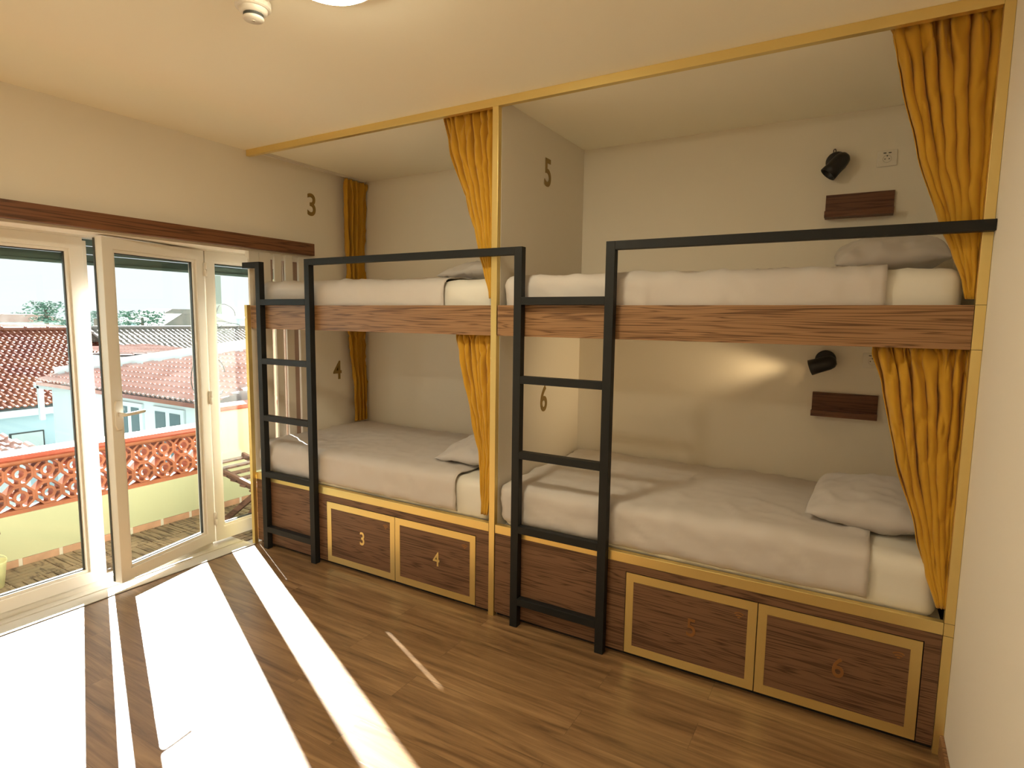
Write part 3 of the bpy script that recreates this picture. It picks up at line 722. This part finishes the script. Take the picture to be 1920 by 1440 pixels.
MB().beam((-.70, -2.0, .12), (-.72, -1.30, .27), .05, .05).build('seat_rail', CHAIRW, c2, bevel=.003)
m = MB()
for i in range(5): m.beam((-1.0, -1.95+i*.12, .165+i*.025), (-.66, -1.95+i*.12, .165+i*.025), .07, .015)
m.build('seat', CHAIRW, c2)
for x in (-.95, -.72):
    for yy in (-1.9, -1.45): MB().beam((x, yy, BZ), (x, yy, .16), .03, .03, up=(1, 0, 0)).build('leg', CHAIRW, c2)
bu = empty('enamel_bucket', (-.93, -1.27, BZ), 'small pale yellow bucket on the balcony at the picture edge', 'bucket')
m = MB(); m.lathe((-.93, -1.27, BZ), (0, 0, 1), [(0, 0), (.055, 0), (.075, .17), (.080, .172), (.077, .165), (.058, .01), (0, .01)], 28); m.build('body', BUCK, bu, smooth=True)
m = MB(); m.tube([(-.93, -1.27+.082*math.cos(a), BZ+.165+.05*math.sin(a)) for a in [PI*i/10 for i in range(11)]], .003, 6); m.build('bucket_handle', BUCK, bu)

# utility pole with coiled cables outside
up = empty('cable_bracket', (-3.0, 1.53, -5.5), 'dark utility post with coiled black cables beyond the balcony', 'utility post')
MB().cyl((-3.02, 1.515, -5.5), (0, 0, 1), .045, .035, 7.45, 12).build('post', STEELG, up, smooth=True)
MB().box(-3.0, -2.93, 1.58, 1.72, 1.70, 2.16).build('junction_box', STEELG, up, bevel=.004)
for cx, cz, ra, rb, t in ((1.76, 1.66, .13, .16, .1), (1.74, 1.55, .16, .07, .5), (1.79, 1.53, .15, .06, -.3), (1.62, .95, .10, .22, .2), (1.42, .98, .12, .26, 0)):
    m = MB(); m.tube([(-2.93+.02*math.sin(3*a), cx+ra*math.cos(a+t), cz+rb*math.sin(a)) for a in [2*PI*i/28*.82+t for i in range(29)]], .0055, 6); m.build('cable', CABLE, up, smooth=True)

# ------------------------------------------------------------------ neighbouring houses
def tiled(P0, A, U, nc, nr, name, m, parent, h=.05, step=.035, clip=None):
    """barrel tiled slope: A vector along the eave, U vector up the slope"""
    P0, A, U = Vector(P0), Vector(A), Vector(U); N = A.cross(U).normalized()
    if N.z < 0: N = -N
    mb = MB(); K = 6; prof = []
    for c in range(nc):
        for k in range(K):
            t = k/K; prof.append(((c+t)/nc, h*max(0, math.sin(PI*min(t/.62, 1))) if t < .62 else -.0))
    prof.append((1, 0)); n = len(prof)
    for r in range(nr):
        rows = ((r/nr, step), ((r+1.02)/nr, 0.))
        base = len(mb.v)
        for v, lift in rows:
            for u, hh in prof: mb.v.append(tuple(P0+A*u+U*v+N*(hh+lift)))
        for u, hh in prof: mb.v.append(tuple(P0+A*u+U*(r/nr)+N*(hh*.9-.01)))
        for i in range(n-1):
            um = (prof[i][0]+prof[i+1][0])/2; vm = (r+.5)/nr
            if clip and not clip(um, vm): continue
            mb.f.append((base+i, base+i+1, base+n+i+1, base+n+i)); mb.f.append((base+2*n+i, base+2*n+i+1, base+i+1, base+i))
    used = sorted({i for f in mb.f for i in f}); mp = {u: k for k, u in enumerate(used)}
    mb.v = [mb.v[u] for u in used]; mb.f = [tuple(mp[i] for i in f) for f in mb.f]
    return mb.build(name, m, parent)
G = -6.0
# A: long red roof on the left
a = empty('tiled_roof_house', (-27, 4, G), 'house with the long red tiled roof seen through the closed door leaf', 'house', 'neighbouring houses')
tiled((-20.9, -6, -1.55), (0, 18.0, 0), (-5.85, 0, 2.46), 84, 16, 'roof', TILER, a, h=.07, step=.05)
tiled((-32.7, -6, -1.55), (0, 18.0, 0), (5.85, 0, 2.46), 84, 16, 'rear_roof', TILER, a, h=.07, step=.05)
MB().box(-32.4, -21.2, -6, 11.9, G, -1.62).prism([(-32.4, -1.62), (-21.2, -1.62), (-26.8, .80)], 'y', -5.9, 11.85).build('walls', BLW, a)
MB().box(-21.2, -20.85, -6, 12.0, -1.86, -1.63).build('eave_cornice', WHW, a)
m = MB(); m.tube([(-26.78, -6+i*.5, .99) for i in range(37)], .10, 8)
for i in range(14): m.cyl((-26.78, 1.2+i*.62*1.3, 1.0), (0, 1, 0), .13, .13, .07, 8)
m.build('ridge', TILER, a, smooth=True)
MB().beam((-20.85, 12.08, -1.42), (-26.8, 12.08, 1.06), .28, .16).build('verge_board', WHW, a)
w_ = MB().box(-21.19, -21.14, 5.75, 6.75, -3.6, -2.46).build('window', GASK, a); MB().box(-21.15, -21.12, 5.80, 6.70, -3.5, -2.50).build('pane', BLIND, w_)
# B: pale tiled roof in the middle
b = empty('tiled_roof_house', (-13, 8, G), 'white house with pale pink tiled roof and two double windows', 'house', 'neighbouring houses')
def clipB(u, v):
    x = -17.75+8.75*u; y = 5.4+4.6*v
    return y < 5.45+.59*(x+17.9)*.78+.35
tiled((-17.75, 5.40, -.37), (8.75, 0, 0), (0, 4.6, 1.47), 40, 17, 'roof', TILEP, b, h=.06, step=.05, clip=clipB)
MB().box(-17.2, -9.05, 5.52, 9.5, G, -.47).build('walls', WHW, b)
MB().box(-17.8, -9.0, 5.36, 5.46, -.50, -.40).build('eave_board', TILER, b)
m = MB(); m.beam((-17.6, 5.86, -.12), (-9.2, 10.8, 1.42), .25, .30); m.build('white_coping', WHW, b)
MB().box(-18.2, -17.2, 5.44, 5.52, -.62, -.50).box(-18.0, -17.85, 5.44, 5.56, -1.6, -.55).build('gutter_pipe', WHW, b)
for (x0, x1) in ((-13.25, -12.2), (-11.55, -10.35)):
    wf = MB().box(x0-.08, x1+.08, 5.46, 5.52, -2.1, -.62).build('window', WHW, b, bevel=.01)
    xm_ = (x0+x1)/2
    for p, q in ((x0+.06, xm_-.10), (xm_+.10, x1-.06)): MB().box(p, q, 5.445, 5.46, -2.0, -.74).build('pane', WINP, wf)
MB().box(-9.75, -9.65, 5.44, 5.5, -1.9, -.72).build('downpipe', STEELG, b)
# C: weathered grey roof further back
c = empty('tiled_roof_house', (-26, 16, G), 'house with a weathered grey-brown roof beyond the white box', 'house', 'neighbouring houses')
tiled((-20.6, 9.5, -.25), (0, 20, 0), (-3.25, 0, 1.30), 90, 8, 'roof', TILEG, c, h=.06, step=.015)
tiled((-27.1, 9.5, -.25), (0, 20, 0), (3.25, 0, 1.30), 90, 10, 'rear_roof', TILEG, c, h=.07, step=.04)
MB().box(-27, -20.8, 12.3, 29.4, G, -.3).build('walls', WHW, c)
m = MB(); m.tube([(-23.85, 9.5+i*1.0, 1.09) for i in range(21)], .09, 8); m.build('ridge', TILEG, c, smooth=True)
# D: white box with flat overhanging roof
d = empty('rooftop_annex', (-18, 8.6, G), 'white rooftop annex with a thin pale tiled lid', 'house', 'neighbouring houses')
MB().box(-19.6, -16.8, 7.35, 9.6, G, .30).build('walls', WHW, d)
tiled((-19.7, 7.2, .46), (3.1, 0, -.10), (0, 2.6, .05), 14, 6, 'roof', TILEP, d, h=.06, step=.03)
# E: pale wall seen through the narrow pane
e = empty('tiled_roof_house', (-14, 10.5, G), 'pale house wall, bluish shade in its colour, with low tiled roof seen through the narrow pane', 'house', 'neighbouring houses')
MB().box(-17, -14, 8.1, 14, G, -.08).build('walls', BLW, e)
tiled((-13.85, 8.0, -.06), (0, 6.2, 0), (-1.3, 0, .42), 28, 5, 'roof', TILEP, e, h=.05, step=.04)
MB().box(-15.35, -15.15, 8.0, 14, .34, .50).build('white_coping', WHW, e)
# F: small lower roof bottom left
f = empty('tiled_roof_annex', (-10.5, 1.2, G), 'small low outbuilding with red tiles and white gutter', 'house', 'neighbouring houses')
tiled((-9.25, -2.6, -.80), (0, 4.75, 0), (-1.25, 0, .42), 24, 6, 'roof', TILEP, f, h=.05, step=.04, clip=lambda u, v: u < 1-.16*v)
MB().box(-10.4, -9.35, -2.5, 2.0, G, -.95).build('walls', WHW, f)
m = MB(); m.box(-9.28, -9.15, -2.6, 2.22, -.93, -.82); m.box(-9.27, -9.17, 2.10, 2.20, -1.6, -.9); m.build('gutter', WHW, f)
# far houses and trees near the horizon
def far_house(x, y, w, dd, z1, rh, label, m=BLW, rm=TILEG):
    r = empty('distant_house', (x, y, G), label, 'house', 'far houses near the horizon')
    MB().box(x-dd/2, x+dd/2, y-w/2, y+w/2, G, z1).build('walls', m, r)
    MB().prism([(y-w/2-.3, z1), (y+w/2+.3, z1), (y+w*.2, z1+rh), (y-w*.2, z1+rh)], 'x', x-dd/2-.3, x+dd/2+.3).build('roof', rm, r)
    wm = MB()
    for i in range(3): wm.box(x+dd/2, x+dd/2+.03, y-w*.33+i*w*.3, y-w*.33+i*w*.3+w*.1, z1-1.5, z1-.5)
    wm.build('windows', WINP, r)
    return r
far_house(-92, 29.5, 7.5, 5, 1.0, .55, 'distant low pale house left of the tall pine', rm=TILEG)
far_house(-66, 21.9, 8, 4, .80, .75, 'distant broad white gabled house behind the red roof', WHW, TILEP)
far_house(-42, 11.5, 15, 3, .55, .45, 'long pale roof line just behind the red ridge', WHW, TILEP)
far_house(-84, 48, 12, 6, .6, 1.9, 'distant house with a wide grey gable beyond the open door leaf')
far_house(-62, 35.8, 6, 4, .5, 1.3, 'distant pale house in front of the wide grey gable')
far_house(-74, 53.3, 4, 4, 1.3, .3, 'distant small flat white block beyond the open door leaf', WHW)
far_house(-64, 51.5, 6, 4, 1.8, .8, 'distant tallest white house with a hipped roof', WHW)
far_house(-57, 51.8, 3, 4, 1.2, .9, 'distant bluish house beside the tallest white one')
far_house(-51, 52.6, 6, 4, .8, 1.5, 'distant house with pinkish roof in the narrow pane', WHW, TILEP)
far_house(-44, 44.7, 5, 4, .4, .6, 'distant low house behind the cable coils')
def tree(x, y, h, r, label, layers=5, pine=True, seed=1):
    t = empty('distant_tree', (x, y, G), label, 'tree', 'far trees near the horizon')
    MB().cyl((x, y, G), (0, 0, 1), .25, .12, h-G-.6, 8).build('trunk', BARK, t)
    rn = random.Random(seed); m = MB()
    for i in range(520 if pine else 420):
        a = rn.uniform(0, 2*PI); q = rn.random()**.6*r; zz = h-rn.random()*r*(1.1 if pine else .8)
        if pine and rn.random() < .4: q *= .5
        cc = Vector((x+q*math.cos(a), y+q*math.sin(a), zz)); s = rn.uniform(.12, .3)*r*.55
        v = [cc+Vector((rn.uniform(-1, 1), rn.uniform(-1, 1), rn.uniform(-.5, .5)))*s for _ in range(4)]
        m.add(v, [(0, 1, 2), (0, 2, 3), (0, 3, 1), (1, 3, 2)])
    m.build('crown', LEAF, t)
tree(-50, 18.4, 2.55, 1.4, 'distant umbrella pine rising above the white gabled house', seed=3)
tree(-47, 20.4, 1.9, .5, 'distant slim cypress right of the umbrella pine', seed=5)
tree(-54, 21.6, 1.2, 1.2, 'distant round tree low behind the red ridge', pine=False, seed=7)
tree(-57, 25.6, 1.3, 1.8, 'distant broad dark tree beside the closed leaf stile', pine=False, seed=9)
tree(-53, 27.0, 2.0, 2.0, 'distant dense tree clump in the gap of the doors', pine=False, seed=11)
tree(-84, 29.4, 1.7, 1.4, 'distant tree above the low pale house', pine=False, seed=13)
tree(-58, 47.6, .9, 2.2, 'distant low bushes beneath the small flat block', pine=False, seed=15)
gr = MB().box(-400, -1.4, -250, 300, G-.3, G).build('ground', GROUND); struct(gr, 'pale town ground below the balcony', 'ground')

# ------------------------------------------------------------------ light
wd_ = bpy.data.worlds.new('daylight'); sc.world = wd_; wd_.use_nodes = True
bg = wd_.node_tree.nodes['Background']; bg.inputs[0].default_value = (.92, .97, 1.0, 1); bg.inputs[1].default_value = .43
su = bpy.data.lights.new('sun', 'SUN'); su.energy = 13.8; su.angle = R(.6); su.color = (1, .98, .94)
so = bpy.data.objects.new('sun', su); col.objects.link(so); so.rotation_euler = Vector((1, -.443, -.708)).to_track_quat('-Z', 'Y').to_euler(); so.location = (-5, 2, 5)

# ------------------------------------------------------------------ camera
cam = bpy.data.cameras.new('camera'); co = bpy.data.objects.new('camera', cam); col.objects.link(co)
cam.sensor_width = 36; cam.sensor_fit = 'HORIZONTAL'; cam.lens = 36*1108.05/1920; cam.clip_start = .02; cam.clip_end = 900
yaw, pit, rol = R(-30.41544661), R(-6.2493171), R(0.76290203)
f = Vector((math.sin(yaw)*math.cos(pit), math.cos(yaw)*math.cos(pit), math.sin(pit))); r = Vector((math.cos(yaw), -math.sin(yaw), 0)); u = r.cross(f)
r2 = r*math.cos(rol)+u*math.sin(rol); u2 = -r*math.sin(rol)+u*math.cos(rol)
Mx = Matrix((( r2.x, u2.x, -f.x, 3.77068), (r2.y, u2.y, -f.y, -2.72086), (r2.z, u2.z, -f.z, 1.68319), (0, 0, 0, 1)))
co.matrix_world = Mx
sc.camera = co
sc.view_settings.view_transform = 'Standard'; sc.view_settings.look = 'None'; sc.view_settings.gamma = 1; sc.view_settings.use_curve_mapping = False
sc.view_settings.exposure = 1.45
sc.cycles.diffuse_bounces = 8; sc.cycles.max_bounces = 14; sc.cycles.transparent_max_bounces = 16
